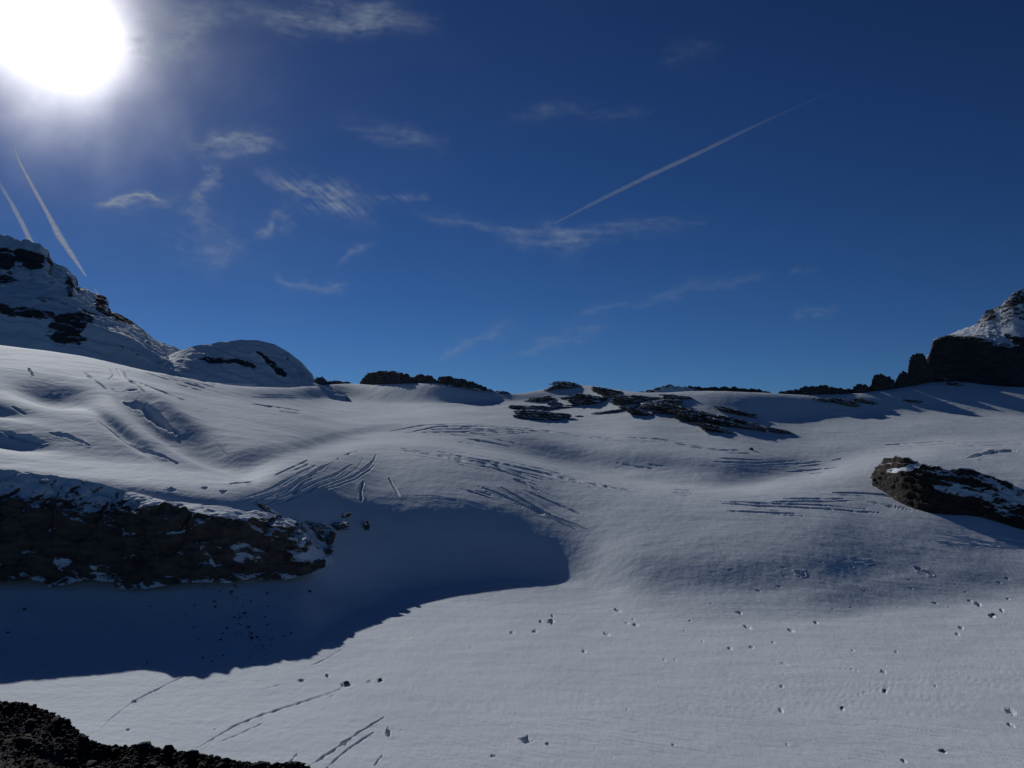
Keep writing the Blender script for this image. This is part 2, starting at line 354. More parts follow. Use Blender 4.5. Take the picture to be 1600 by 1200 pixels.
# pits and melted-out holes
PITS = [(541,1070,12,4),(471,1063,7,3),(210,1096,7,3),(538,1161,6,5),(607,1145,5,10),(823,1156,12,7),(861,971,7,5),(845,971,4,3),(836,986,5,3),(863,962,3,3),
 (800,989,6,2.5),(948,991,8,2.5),(913,1018,5,2.5),(965,953,6,3),(980,973,6,2),(993,976,5,3),(990,967,4,2),(1155,957,7,3),(1168,980,8,3),(1235,985,6,3),(1275,973,4,2.5),
 (1141,1013,5,2.5),(1174,1011,6,2.5),(1225,1037,10,2.),(1208,1004,4,2),(1550,962,7,4),(1502,981,5,3),(1496,991,5,2.5),(1528,943,7,3.5),(1565,953,4,3),
 (1333,1017,4,2),(1400,1018,4,2),(1382,1080,5,3.5),(1316,1107,5,3),(1380,1050,6,3),(1462,1072,5,2),(1580,1112,12,4),(1580,1133,8,3),(1472,1174,9,3),(1412,1189,7,3),
 (1038,1031,3,2),(1055,1031,3,2),(1098,1002,3,2),(1052,1164,4,2.5),(770,1181,5,2.5),(855,1162,4,3),(980,1109,3,2),(196,797,10,3),(268,765,10,5),(320,762,7,3),(348,768,6,4),
 (1230,1163,4,2.),(1220,1110,5,3),(1222,1073,4,3),(200,1140,4,2.5),(336,1140,4,2),(512,1056,4,3),(577,1065,5,2.5),(595,1063,6,3),(520,1087,7,2.),(1078,970,3,2),(1070,985,3,1.8)]
for i in range(70):
    u = rc.uniform(940, 1640); v = 940+250*rc.rand()**.8; sz = rc.uniform(.7, 1.9)
    PITS.append((u, v, sz*rc.uniform(1.5, 3.2), sz*.5))
for i in range(22):
    u = rc.uniform(560, 960); v = 985+200*rc.rand(); sz = rc.uniform(1.2, 2.2); PITS.append((u, v, sz*1.5, sz*.6))
for i in range(26):
    u = rc.uniform(1080, 1600); v = rc.uniform(870, 950); sz = rc.uniform(1.3, 3.); PITS.append((u, v, sz*2., sz*.7))
for (u, v, a, b) in PITS:
    a *= .85; b *= .78
    sl = near([(u-a, v-b), (u+a, v+b)], 8)
    if sl is None: continue
    sk = .32*(1 if u > 900 else -.1)
    du = PU[sl]-u; dv = PV[sl]-v-du*sk; q = np.hypot(du/a/.72, dv/b/.72)*(1+.5*noise(PU[sl]/4., PV[sl]/3., u*.1)); k = BY[sl]/F
    CARVE[sl] += VIS[sl]*k*(-(1.9 if b > 1.9 else 1.2)*min(b, 6)*np.exp(-q**4)+.05*b*np.exp(-((q-1.6)/.5)**2))
GZ = GZ+CARVE
glacier = grid_mesh('glacier', GX, GY, GZ, SNOW); tag(glacier, kind='structure')
# ---------------------------------------------------------------- lofted rock masses
def loft(name, u0, u1, du, rows, mat, scale=12., strat=0., dip=0., grooves=0., patches=(), seed=0., jag=0., smooth=False, parent=None, melt=0):
    """rows from the front foot over the top to the back: dict(v=curve|dz=below previous, y=curve|dy=behind previous, n, amp, bias)"""
    us = np.arange(u0, u1+du, du); cur = []
    A = ray(us, us*0+650)[0]
    ev = lambda c: np.full(len(us), float(c)) if not isinstance(c, (list, tuple)) else np.interp(us, [p[0] for p in c], [p[1] for p in c])
    def evs(c):
        q = ev(c); n = int(30/du); k = np.hanning(2*n+1); k /= k.sum(); return np.convolve(np.pad(q, n, mode='edge'), k, 'valid')
    for r in rows:
        Y = evs(r['y']) if 'y' in r else cur[-1][0]+ev(r['dy'])
        if 'v' in r:
            vv = ev(r['v'])
            if jag and r.get('jag'): vv = vv+r['jag']*noise(us/7., seed, 4.)+r['jag']*.5*noise(us/2.6, seed, 7.)
            Z = Y*ray(us, vv)[1]
        else: Z = cur[-1][1]+ev(r['dz'])
        cur.append((Y, Z, np.full(len(us), r.get('amp', 1.)), np.full(len(us), r.get('bias', 0.))))
    out_ = []
    for i, r in enumerate(rows[1:]):
        for t in np.arange(r['n'])/r['n']:
            out_.append([a*(1-t)+b*t for a, b in zip(cur[i], cur[i+1])])
    out_.append(cur[-1]); o = np.array(out_).transpose(1, 0, 2)
    Y, Z, am, bi = o
    if melt:                                        # sinks into the ice at its right end
        e = 1-sstep(u1-melt, u1-4, us)[None, :]; am = am*(.25+.75*e); bi = bi+(1-e)*.35; T_ = Z/Y; Y = Y+(1-e)**1.3*34; Z = T_*Y
    X = A[None, :]*Y
    pu, pv = pix(X, Y, Z)
    for (cu, cv, ru, rv, rot, val) in patches:
        c, q = math.cos(math.radians(rot)), math.sin(math.radians(rot)); a, b = pu-cu, pv-cv
        qq = np.hypot((a*c+b*q)/ru, (b*c-a*q)/rv)+.45*fbm(X/scale/1.2, Y/scale/1.2, Z/scale/.8+seed, 3); bi = bi+val*(1-sstep(.75, 1.15, qq))
    # normals of the smooth loft
    def nrm_(X, Y, Z):
        P = np.stack([X, Y, Z], -1); a = np.gradient(P, axis=1); b = np.gradient(P, axis=0); n = np.cross(a, b); return n/(np.linalg.norm(n, axis=-1, keepdims=True)+1e-9)
    n = nrm_(X, Y, Z); flip = n[:, :, 1].mean()*0
    xs, ys_, zs_ = X/scale, Y/scale, Z/scale
    d = fbm(xs+seed, ys_, zs_*1.3, 5, .52)*.9+.6*fbm(xs*.5, ys_*.5+seed, zs_*.5, 3, .5, True)
    if strat:
        hq = (Z+dip*X)/strat+.9*fbm(xs*.4, ys_*.4, seed, 3); fr = hq-np.floor(hq)
        d = d+1.1*(sstep(.0, .75, fr)-sstep(.75, 1., fr)-.3)
    if grooves: d = d-grooves*sstep(.25, .9, 1-2.2*np.abs(noise(xs*.55+fbm(xs, ys_, zs_, 2)*.25, seed, .3*zs_)))
    am = am*(1-.75*np.clip(bi/.6, 0, 1)); d = d*am
    X, Y, Z = X-n[..., 0]*-d, Y-n[..., 1]*-d, Z-n[..., 2]*-d
    ob = grid_mesh(name, X, Y, Z, mat, smooth, parent=parent)
    at = ob.data.attributes.new('bias', 'FLOAT', 'POINT'); at.data.foreach_set('value', bi.ravel().astype(np.float32))
    return ob
def blob(name, P, r, mat, rot=0., tilt=0., seed=0., strat=.0, rough=.35, n=(26, 44), flat=1., parent=None, bias=0., frag=0):
    """a free-standing rock: radii r, tilted about the line of sight"""
    th = np.linspace(.02, math.pi-.02, n[0])[:, None]; ph = np.linspace(0, 2*math.pi, n[1], endpoint=False)[None, :]
    x, y, z = np.sin(th)*np.cos(ph), np.sin(th)*np.sin(ph), np.cos(th)+0*ph
    sq = lambda a: np.sign(a)*np.abs(a)**.8
    f = 1+rough*(fbm(x*1.5+seed, y*1.5, z*1.8, 4, .55)+.6*fbm(x*.9, y*.9+seed, z*.9, 2, .5, True))
    x, y, z = sq(x)*f, sq(y)*f, sq(z)*f
    if strat:
        hq = z/strat+.8*noise(x*1.2+seed, y*1.2, 0.); fr = hq-np.floor(hq); k = 1+.22*(sstep(0, .7, fr)-sstep(.7, 1., fr)); x = x*k; y = y*k
    x, y, z = x*r[0], y*r[1], z*r[2]*flat
    c, s = math.cos(rot), math.sin(rot); x, y = x*c-y*s, x*s+y*c
    c, s = math.cos(tilt), math.sin(tilt); x, z = x*c+z*s, -x*s+z*c
    if rough > .28 and n[0] > 20:                       # crags
        sc_ = max(r[2], .3*r[0])*.55; d = 1+.34*fbm(x/sc_/2+seed, y/sc_, z/sc_*1.8, 4, .6); z = z*d; y = y*d
    fr_ = np.random.RandomState(int(seed*10)+1); parts = [(x, y, z)]
    for q in range(frag):
        e = fr_.uniform(.16, .42); ox = fr_.uniform(-1.15, 1.15)*r[0]; oz = fr_.uniform(-.9, .9)*r[2]*1.3
        zz = z*e*fr_.uniform(.5, 1.); xx = x*e*fr_.uniform(1., 2.4)
        parts.append((np.roll(xx, q*5, 1)+ox*math.cos(tilt)+oz*math.sin(tilt), np.roll(y, q*5, 1)*e+(oz*1.2), np.roll(zz, q*5, 1)-ox*math.sin(tilt)+oz*math.cos(tilt)))
    ob = grid_mesh(name, x, y, z, mat, False, flip=True, parent=parent, wrap=True)
    if frag:
        obs = [grid_mesh('tmp', *q, mat, False, flip=True, wrap=True) for q in parts[1:]]; bm = bmesh.new(); bm.from_mesh(ob.data)
        for q in obs: bm.from_mesh(q.data); me_ = q.data; bpy.data.objects.remove(q); bpy.data.meshes.remove(me_)
        bm.to_mesh(ob.data); bm.free()
    ob.location = P
    at = ob.data.attributes.new('bias', 'FLOAT', 'POINT'); at.data.foreach_set('value', np.full(len(ob.data.vertices), bias, np.float32))
    return ob
yrow = lambda r: list(zip(U.tolist(), YY[2+r].tolist()))           # depth of a glacier feature line
def shift(c, d): return [(a, b+d) for a, b in c]
RK_NEAR = mat_rock('cliff_rock', .03, (.042, .034, .030), (.155, .128, .108), .16, .66, .10, .72)
RK_PEAK = mat_rock('peak_rock', -.10, (.032, .030, .033), (.095, .088, .085), .075, .50, .10, .62)
RK_DARK = mat_rock('outcrop_rock', .0, (.020, .015, .012), (.078, .060, .050), .16, .66, .08, .48)
RK_BANK = mat_rock('ridge_rock', -.05, (.035, .030, .028), (.13, .11, .098), .14, .60, .09, .62)
# left rock wall under the lip of the ice
wall_top = [(-600,775),(0,782),(75,790),(130,805),(186,814),(202,800),(230,788),(262,785),(300,797),(330,806),(400,812),(450,825),(490,850),(520,862),(560,880)]
lip = [(-600,738),(0,732),(60,739),(140,751),(200,766),(260,781),(300,786),(360,792),(420,800),(480,815),(520,835),(560,870)]
foot = [(-600,898),(0,898),(70,892),(90,904),(120,900),(140,890),(183,895),(190,904),(220,907),(300,896),(370,896),(400,890),(450,893),(490,882),(520,868),(560,886)]
cl = loft('rock_cliff', -600, 524, 1.3, [
 dict(v=shift(foot, 14), y=shift(yrow(3), -14), amp=.6, bias=.1), dict(v=foot, y=shift(yrow(3), -11), n=10, amp=1.2, bias=-.3),
 dict(v=wall_top, y=shift(yrow(3), -2), n=90, amp=1.8, bias=-.27), dict(v=lip, y=shift(yrow(4), 4), n=60, amp=.4, bias=.06),
 dict(dz=-6, dy=12, n=8, amp=.5, bias=.5)], RK_NEAR, 6.5, strat=11., dip=.3, grooves=1.5, seed=1.3,
 patches=[(95,880,14,18,-50,.42),(152,890,24,8,0,.42),(385,868,28,20,10,.46),(325,870,22,4,55,.6),(465,855,44,14,20,.4),(480,870,30,8,-10,.5),(100,775,80,10,5,.12),(30,765,50,10,0,.2),(290,825,30,5,-15,.4),(240,786,26,7,-25,.5),(350,800,60,10,8,.4),(300,790,20,8,30,.55),(420,830,40,8,15,.35),(500,845,30,22,0,.3)], melt=55)
tag(cl, 'long dark brown rock wall in shade under the left edge of the ice', 'rock cliff')
# ---------------------------------------------------------------- peaks behind
pk = [(-600,300),(-200,345),(0,370),(20,378),(28,376),(50,381),(62,392),(70,410),(86,416),(100,425),(110,437),(114,448),(125,450),(145,462),(160,469),(164,487),(190,498),(207,505),(220,520),(240,532),(262,540),(275,548),(300,562),(330,580),(400,600)]
mt = loft('snowy_peak', -600, 400, 1.6, [
 dict(v=660, y=1330, amp=1., bias=.4), dict(v=600, y=1400, n=20, amp=2., bias=.5), dict(v=[(-600,490),(0,475),(60,485),(120,500),(200,530),(300,590),(400,612)], y=1520, n=60, amp=3.5, bias=.25),
 dict(v=[(-600,400),(0,432),(60,440),(110,460),(200,515),(300,575),(400,607)], y=1660, n=60, amp=4.5, bias=.05), dict(v=pk, y=1800, n=60, amp=3.5, bias=.15), dict(dy=60, dz=-30, n=10, amp=4.), dict(dy=500, dz=-300, n=6, amp=4.)],
 RK_PEAK, 22., strat=26., dip=.25, seed=4.4,
 patches=[(45,405,26,13,10,-0.78),(5,408,18,18,0,-0.52),(5,440,26,8,0,-0.42),(30,487,75,9,8,-0.47),(115,505,36,18,-15,-0.58),(105,530,30,9,5,-0.52),(190,500,32,4,18,-0.73),(156,475,9,13,0,-0.73),(108,450,6,18,-10,-0.42),(50,452,50,9,5,.25),(60,560,120,20,8,.5),(230,560,60,4,25,-0.42),(70,470,40,4,8,-0.31)])
tag(mt, 'tall shaded snowy peak with dark rock bands at the left edge', 'mountain peak')
dome = loft('snow_dome', 230, 540, 1.6, [
 dict(v=650, y=1380, amp=1., bias=.5), dict(v=[(230,570),(300,585),(400,590),(480,598),(540,615)], y=1480, n=30, amp=3., bias=.4),
 dict(v=[(230,570),(275,549),(300,541),(340,535),(375,531),(400,532),(425,538),(450,551),(470,567),(485,583),(495,600),(540,625)], y=1600, n=50, amp=2.2, bias=.55), dict(dy=40, dz=-4, n=8, amp=1.5, bias=.6), dict(dy=300, dz=-160, n=8, amp=2., bias=.5)],
 RK_PEAK, 18., strat=16., dip=.35, seed=7.1,
 patches=[(350,565,45,4.5,4,-.85),(430,575,34,6,42,-.85),(405,553,16,4,25,-.6),(472,590,8,9,0,-.6),(390,572,24,4,20,-.6),(330,556,40,3,2,-.4),(455,570,20,3,50,-.5)])
tag(dome, 'rounded shaded snow dome with a bright rim right of the left peak', 'snow dome')
# dark rock bar on the skyline
yc = yrow(11)
bar = loft('rock_bar', 560, 806, 1.1, [
 dict(v=[(560,607),(575,607),(600,610),(640,610),(680,606),(700,604),(740,610),(780,618),(806,624)], y=shift(yc, -16), amp=.5, bias=-.1),
 dict(v=[(560,601),(568,591),(575,583),(600,580),(620,581),(638,587),(645,592),(655,586),(675,589),(683,597),(686,588),(700,589),(730,595),(755,604),(770,612),(790,613),(806,620)], y=shift(yc, 0), n=34, amp=2.0, bias=-.2, jag=1.2),
 dict(dy=12, dz=-1, n=8, amp=1.5, bias=.2), dict(dy=30, dz=-25, n=6, amp=1.)], RK_BANK, 7., strat=5., dip=-.05, seed=2.2, jag=1)
tag(bar, 'long low black rock bar on the skyline above a shaded snow bowl', 'rock ridge')
lb = loft('rock_ridge', 486, 552, 1.1, [
 dict(v=[(486,606),(520,603),(552,600)], y=shift(yc, 20), amp=.3), dict(v=[(486,600),(495,590),(503,589),(510,596),(525,595),(545,598),(552,602)], y=shift(yc, 30), n=20, amp=1.6, bias=-.1, jag=.8),
 dict(dy=30, dz=-15, n=6, amp=1.)], RK_BANK, 7., strat=4., seed=9.2, jag=1)
tag(lb, 'tiny rocky crest on the skyline between the snow dome and the rock bar', 'rock ridge')
r2 = loft('rock_ridge', 990, 1216, 1.1, [
 dict(v=[(990,624),(1040,620),(1100,622),(1140,628),(1170,630),(1216,626)], y=shift(yc, -22), amp=.6, bias=.1),
 dict(v=[(990,618),(1020,609),(1040,604),(1060,604),(1100,607),(1120,607),(1150,606),(1175,609),(1192,611),(1200,614),(1216,620)], y=shift(yc, 6), n=30, amp=2.2, bias=-.05, jag=1.2),
 dict(dy=14, dz=-2, n=8, amp=1.5), dict(dy=40, dz=-25, n=6, amp=1.)], RK_BANK, 7., strat=5., dip=.2, seed=12.2, jag=1,
 patches=[(1140,614,50,8,2,-.5),(1060,612,30,8,0,.3)])
tag(r2, 'low snow-dusted rock crest on the skyline right of the middle', 'rock ridge')
r3 = loft('rock_ridge', 1206, 1345, 1.1, [
 dict(v=[(1206,626),(1240,626),(1300,632),(1345,622)], y=shift(yc, -22), amp=.6, bias=.0),
 dict(v=[(1206,619),(1225,613),(1250,609),(1262,605),(1285,603),(1300,606),(1325,610),(1345,613)], y=shift(yc, 6), n=34, amp=2.6, bias=-.35, jag=1.4),
 dict(dy=14, dz=-2, n=8, amp=1.5), dict(dy=40, dz=-25, n=6, amp=1.)], RK_BANK, 7., strat=5., dip=-.1, seed=15.2, jag=1)
tag(r3, 'black broken rock crest on the skyline left of the rock towers', 'rock ridge')
# rock towers climbing to the right peak
def tower(pts, base, yo, seed, label, amp=2.2, thick=22):
    u0, u1 = pts[0][0], pts[-1][0]
    o = loft('rock_tower', u0, u1, .9, [dict(v=base+10, y=shift(yc, yo-14), amp=.4, bias=-.1), dict(v=base, y=shift(yc, yo-9), n=6, amp=.8, bias=-.3),
      dict(v=pts, y=shift(yc, yo+3), n=34, amp=amp, bias=-.45, jag=1.), dict(dy=thick*.6, dz=-1, n=6, amp=amp*.7, bias=-.2), dict(dy=thick, dz=-30, n=8, amp=1.)], RK_BANK, 6., strat=6., dip=.4, grooves=.4, seed=seed, jag=1)
    tag(o, label, 'rock tower', 'rock towers on the right skyline'); return o
tower([(1332,613),(1336,604),(1345,601),(1356,603),(1362,608),(1372,614)], 617, -6, 1.1, 'lowest and leftmost black rock tower on the right skyline')
tower([(1360,612),(1365,596),(1369,587),(1378,585),(1393,590),(1399,596),(1403,610)], 617, -6, 3.7, 'blocky black rock tower second from the left on the right skyline')
tower([(1398,612),(1403,594),(1409,583),(1415,580),(1421,583),(1428,592),(1434,606)], 612, -5, 5.9, 'narrow pointed rock tower second from the snowy right peak')
tower([(1420,604),(1424,566),(1429,556),(1440,552),(1447,555),(1450,565),(1455,570),(1470,574),(1482,582),(1486,592)], 600, -3, 8.3, 'tallest rock tower beside the wall of the right peak')
pkr = [(1452,556),(1458,553),(1462,545),(1464,529),(1475,528),(1490,523),(1510,515),(1530,508),(1545,494),(1550,487),(1570,479),(1590,460),(1600,455),(1660,430),(1900,330),(2200,280)]
wt = [(1452,566),(1460,548),(1465,533),(1485,526),(1510,530),(1530,532),(1560,540),(1580,548),(1600,552),(1700,575),(2200,600)]
wf = [(1452,572),(1480,575),(1500,582),(1520,592),(1545,602),(1570,606),(1600,608),(1700,622),(2200,650)]
pr = loft('rocky_peak', 1452, 2200, 1.5, [
 dict(v=shift(wf, 14), y=shift(yc, 0), amp=.5, bias=.1), dict(v=wf, y=shift(yc, 4), n=6, amp=1., bias=-.4), dict(v=wt, y=shift(yc, 28), n=60, amp=3., bias=-.6),
 dict(v=[(a, b*.45+c*.55) for (a, b), c in zip(pkr, np.interp([p[0] for p in pkr], [p[0] for p in wt], [p[1] for p in wt]))], y=shift(yc, 110), n=40, amp=2.6, bias=.2),
 dict(v=pkr, y=shift(yc, 170), n=50, amp=2.6, bias=.2), dict(dy=40, dz=-15, n=10, amp=4.), dict(dy=250, dz=-200, n=8, amp=3.)],
 RK_PEAK, 12., strat=11., dip=.5, grooves=.5, seed=21.,
 patches=[(1590,515,35,14,-10,.6),(1560,535,30,8,12,.4),(1595,535,30,5,25,-.6),(1590,470,16,6,-20,-.3),(1548,492,8,10,0,-.5)])
tag(pr, 'rocky right peak with a snowy top and a tall dark wall', 'mountain peak')
# the dark outcrop in the right half of the ice
top = [(1360,748),(1364,738),(1372,726),(1385,717),(1398,713),(1412,716),(1425,723),(1445,728),(1470,733),(1500,734),(1530,741),(1560,754),(1580,760),(1600,768),(1700,806),(1800,840)]
bot = [(1360,750),(1368,757),(1382,770),(1400,782),(1420,792),(1445,797),(1480,798),(1520,797),(1550,804),(1580,815),(1600,826),(1700,866),(1800,890)]
y4 = [(u, surf(u, v)[1]-9) for u, v in [(1360,752),(1368,757),(1400,782),(1445,797),(1520,799),(1600,822),(1700,845)]]
print('outcrop y', y4)
oc = loft('rock_outcrop', 1360, 1800, 1.1, [
 dict(v=shift(bot, 10), y=shift(y4, -1), amp=.4, bias=-.3), dict(v=bot, y=shift(y4, 1), n=8, amp=1.2, bias=-.4),
 dict(v=[(a, b*.42+c*.58) for (a, b), c in zip(top, np.interp([p[0] for p in top], [p[0] for p in bot], [p[1] for p in bot]))], y=shift(y4, 12), n=40, amp=2.2, bias=-.45),
 dict(v=top, y=shift(y4, 34), n=50, amp=1.8, bias=-.12), dict(dy=20, dz=-2, n=10, amp=1.8, bias=.0), dict(dy=40, dz=-25, n=8, amp=1.)],
 RK_DARK, 8., strat=6., dip=.35, seed=33., patches=[(1545,772,60,6,14,.45),(1490,757,26,4,14,.4),(1580,805,30,6,14,.45),(1620,790,60,14,20,.5),(1418,732,26,5,-14,.8),(1395,736,10,4,-20,.6),(1480,742,36,6,10,.3),(1500,770,50,7,12,.7),(1560,790,40,7,10,.5),(1592,762,10,6,0,.9),(1540,752,30,6,18,.3)])
tag(oc, 'big brown-black rock outcrop with snow streaks rising from the right part of the ice', 'rock outcrop')
# scattered outcrops on the snow under the skyline: (u, v, width, height, tilt deg, label)
G1 = 'rock outcrops on the middle slope under the skyline'
for i, (u, v, wd, hh, ti, lab) in enumerate([
 (840,648,62,20,6,'lens-shaped striped rock lowest left of the middle slope'),
 (834,636,58,8,3,'flat dark rock slab just above the lens-shaped striped rock'),
 (840,624,34,8,-8,'thin faint rock rib second above the lens-shaped striped rock'),
 (867,630,18,7,5,'small rock just right of the flat dark slab'),
 (888,601,38,12,10,'dark rock cap on the rounded snow summit in the middle skyline'),
 (862,606,30,6,-22,'snow-dusted rock rim on the left shoulder of the middle summit'),
 (925,623,60,16,8,'dark rock cluster below right of the middle summit'),
 (958,612,54,9,12,'snowy rock band along the right shoulder of the middle summit'),
 (948,643,38,4,-8,'thin isolated rock strip in the snow under the rock cluster'),
 (905,650,10,3,0,'tiny lone rock speck right of the lens-shaped striped rock'),
 (1000,622,66,12,4,'snowy broken rock band left of the low skyline crest'),
 (1005,645,46,8,18,'rock strip at the left end of the long diagonal rock band'),
 (1030,630,60,14,-6,'snow-dusted rock mass at the head of the diagonal rock band'),
 (1065,640,70,14,14,'dark slab in the upper part of the diagonal rock band'),
 (1110,652,84,16,14,'broad black slab in the middle of the diagonal rock band'),
 (1160,662,84,14,14,'long black slab in the lower part of the diagonal rock band'),
 (1195,669,66,8,10,'thin pointed slab at the right tip of the diagonal rock band'),
 (1095,657,50,9,24,'short rock step under the broad black slab'),
 (1125,671,52,9,18,'lowest rock step of the diagonal rock band'),
 (1150,643,50,7,14,'narrow snowy rib above the lower diagonal band'),
 (1060,620,36,7,5,'little snowy rock knob above the diagonal band head'),
 (1350,626,26,7,10,'broken dark rock patch under the rock crest left of the towers'),
 (1316,627,40,9,8,'wide dark rock patch under the black broken crest'),
 (1282,624,24,6,5,'small rock patch at the left under the black broken crest'),
 (1425,626,24,4,5,'thin rock strip in the snow under the rock towers'),
 (1495,600,22,5,14,'small rock strip in the snow at the foot of the right peak wall'),
 (1478,594,30,5,14,'dark rock strip below the tallest rock tower'),
 (1174,703,8,6,0,'')]):
    if not lab: continue
    P = surf(u, v+hh*.3); k = P[1]/F
    o = blob('rock_outcrop', (P[0], P[1]+hh*k*.3, P[2]), (wd*k*.5, wd*k*.22+hh*k*.4, hh*k*.55), RK_BANK, 0, math.radians(ti), 3.1*i+.7, .35, .3, (30, 70), 1., bias=.22 if 'snow' in lab else .02, frag=7 if wd > 32 else 3)
    tag(o, lab, 'rock outcrop', G1)

# icy rock ribs where the ice pours past the end of the wall
for i, (u, v, wd, hh, ti, lab) in enumerate([
 (524,822,30,9,-8,'dark ring-shaped rock rib poking out of the ice past the end of the cliff'),
 (515,842,6,30,10,'thin upright dark rock rib right of the cliff end'),
 (487,822,26,12,20,'small dark rock patch above the right end of the cliff'),
 (573,822,5,16,-8,'lone dark upright crack of rock standing right of the cliff in blue shade'),
 (508,862,16,9,-30,'small rock patch at the foot of the right cliff end'),
 (500,838,12,12,30,'squat rock lump between the cliff end and the ring-shaped rib'),
 (538,806,16,5,-25,'thin dark rock streak highest right of the cliff end'),
 (420,797,34,5,28,'brown rock strip poking through the snow on top of the cliff')]):
    P = surf(u, v+hh*.2); k = P[1]/F
    o = blob('rock_outcrop', (P[0], P[1]+1.5, P[2]), (wd*k*.5, 3.4, hh*k*.5), RK_NEAR, 0, math.radians(ti), 5.1*i+.3, .5, .5, (24, 40), 1., bias=-.1, frag=0 if wd < 6 else 6)
    tag(o, lab, 'rock outcrop', 'rocks around the right end of the cliff')
# stones on the shaded slope under the wall
rb = np.random.RandomState(11)
ST = [(38,953,5),(335,941,4),(336,949,4),(304,946,3),(235,948,3),(362,925,4),(382,959,5),(375,965,3),(366,965,3),(373,975,3),(355,982,4),(388,981,5),(393,998,5),(393,990,4),(402,996,4),(392,940,3),(418,928,4),(418,977,3),(425,1000,3),(445,994,3),(345,1000,4),(348,990,3),(304,980,3),(317,1028,3),(349,1025,3),(330,1034,3),(414,964,3),(300,1015,2),(455,990,3),(484,925,5),(310,1000,2.5),(367,915,3),(360,928,3),(370,935,3),(400,1010,2.5),(420,948,2.5),(425,985,2.5),(12,989,4),(230,1036,3),(290,960,2.5)]
for i in range(34):
    t = rb.rand(); ST.append((352+60*t+rb.normal()*14, 915+110*t+rb.normal()*7, rb.uniform(1.3, 2.6)))
protos = []
for j in range(4):
    o = blob('boulder', (0, -50, -200), (1, .9, .8), RK_NEAR, j, 0, 40+j*3., 0, .45, (9, 14), 1., bias=-.5); protos.append(o)
def place(i, u, v, sz, lab, grp, sink=.25):
    P = surf(u, v); k = P[1]/F
    o = protos[i] if i < 4 else protos[i % 4].copy()
    if i >= 4: C.collection.objects.link(o)
    o.location = (P[0], P[1], P[2]+sz*k*sink); o.scale = (sz*k*.62, sz*k*.6, sz*k*.5); o.rotation_euler = (0, 0, i*1.7)
    tag(o, lab, 'boulder', grp); o['kind'] = 'thing'; del o['kind']
for i, (u, v, z) in enumerate(ST):
    z *= .78
    place(i, u, v, z, {0: 'lone dark stone on the shaded snow close to the left edge', 37: 'very small lone stone on the shaded snow nearest the left edge', 4: 'single stone on the shaded snow below the middle of the cliff foot', 29: 'lone stone on the shaded snow just below the right end of the cliff'}.get(i) or 'small dark stone lying on the blue shaded snow slope below the rock cliff', 'stones scattered on the shaded slope under the cliff')
n0 = len(ST)
SN = [(541,1068,8,'dark brown block melted into the sunlit snow in front of the big shadow'),(510,1055,4,'small reddish-brown stone on sunlit snow near the shadow edge'),(1174,703,7,'small pale lump of ice on the slope below the diagonal rock band'),(1316,1106,5,'dark stone at the end of a faint furrow in the lower right snow'),(1382,1079,5,'round dark stone on bright snow in the lower right'),(1551,961,6,'dark stone with a bright rim near the right edge above the flat snow'),(594,1063,6,'little dark stone right of the dark brown block'),(1472,1173,6,'flat dark stone near the bottom right of the snow')]
for j, (u, v, z, lab) in enumerate(SN):
    place(n0+j+4, u, v, z*.7, lab, 'stones on the sunlit snow')
# ---------------------------------------------------------------- moraine the photographer stands on
cr_u = [-900,-300,0,40,75,105,128,135,170,200,240,270,300,350,400,450,800,1600,2400]
cr_v = [930,1040,1095,1108,1118,1134,1150,1158,1164,1165,1170,1172,1176,1186,1192,1202,1285,1420,1500]
cr_y = [40,34,29,28.5,28,27.5,27,26.5,26,26,25.5,25.3,25,24.5,24,23.5,20,14,10]
ua = np.concatenate([np.arange(-900, -40, 12), np.arange(-40, 560, 1.2), np.arange(560, 2400, 16)])
A = ray(ua, ua*0+1100)[0]
vy = pchip(cr_u, cr_y, ua); vv = np.interp(ua, cr_u, cr_v); Zc = vy*ray(ua, vv)[1]
rows = []
z0 = np.full_like(Zc, -1.75)
for t in 1-(1-np.linspace(0, 1, 240))**1.6:            # dips below the camera, then climbs to the moraine's crest
    yy = .6+(vy-.6)*t; zz = z0+(Zc-z0)*t-17*t**3*(1-t); rows.append((A*np.maximum(yy, 3.), yy, zz))
for t in np.linspace(.03, 1, 40):
    yy = vy+60*t; zz = Zc-3*t-(58)*t**1.25; rows.append((A*yy, yy, zz))
X = np.array([r[0] for r in rows]); Y = np.array([r[1] for r in rows]); Z = np.array([r[2] for r in rows])
Z = Z+(fbm(X/3.2, Y/3.2, 2., 3)*.4+fbm(X/.7, Y/.7, 5., 4, .6)*.08+fbm(X/.25, Y/.25, 8., 3, .6, True)*.06)*sstep(3, 12, Y)
m, N, L = newmat('moraine_gravel')
r = N.new('ShaderNodeBsdfPrincipled'); r.inputs['Roughness'].default_value = .9; r.inputs['Specular IOR Level'].default_value = .2
vt = tex(N, L, 3.2, typ='ShaderNodeTexVoronoi'); a = tex(N, L, .6, 8, .7)
mxx = mth(N, L, 'MULTIPLY', a.outputs[0], mth(N, L, 'ADD', vt.outputs['Color'], .35))
L.new(ramp(N, L, mxx, [(.2, (.018, .014, .012)), (.55, (.055, .045, .038)), (.85, (.17, .15, .135))]), r.inputs['Base Color'])
bp = N.new('ShaderNodeBump'); bp.inputs['Strength'].default_value = 1.; bp.inputs['Distance'].default_value = .12; bt = tex(N, L, 5., 8, .7); L.new(bt.outputs[0], bp.inputs['Height']); L.new(bp.outputs[0], r.inputs['Normal'])
o = N.new('ShaderNodeOutputMaterial'); L.new(r.outputs[0], o.inputs[0]); GRAVEL = m
mo = grid_mesh('moraine', X, Y, Z, GRAVEL, False); tag(mo, kind='structure')
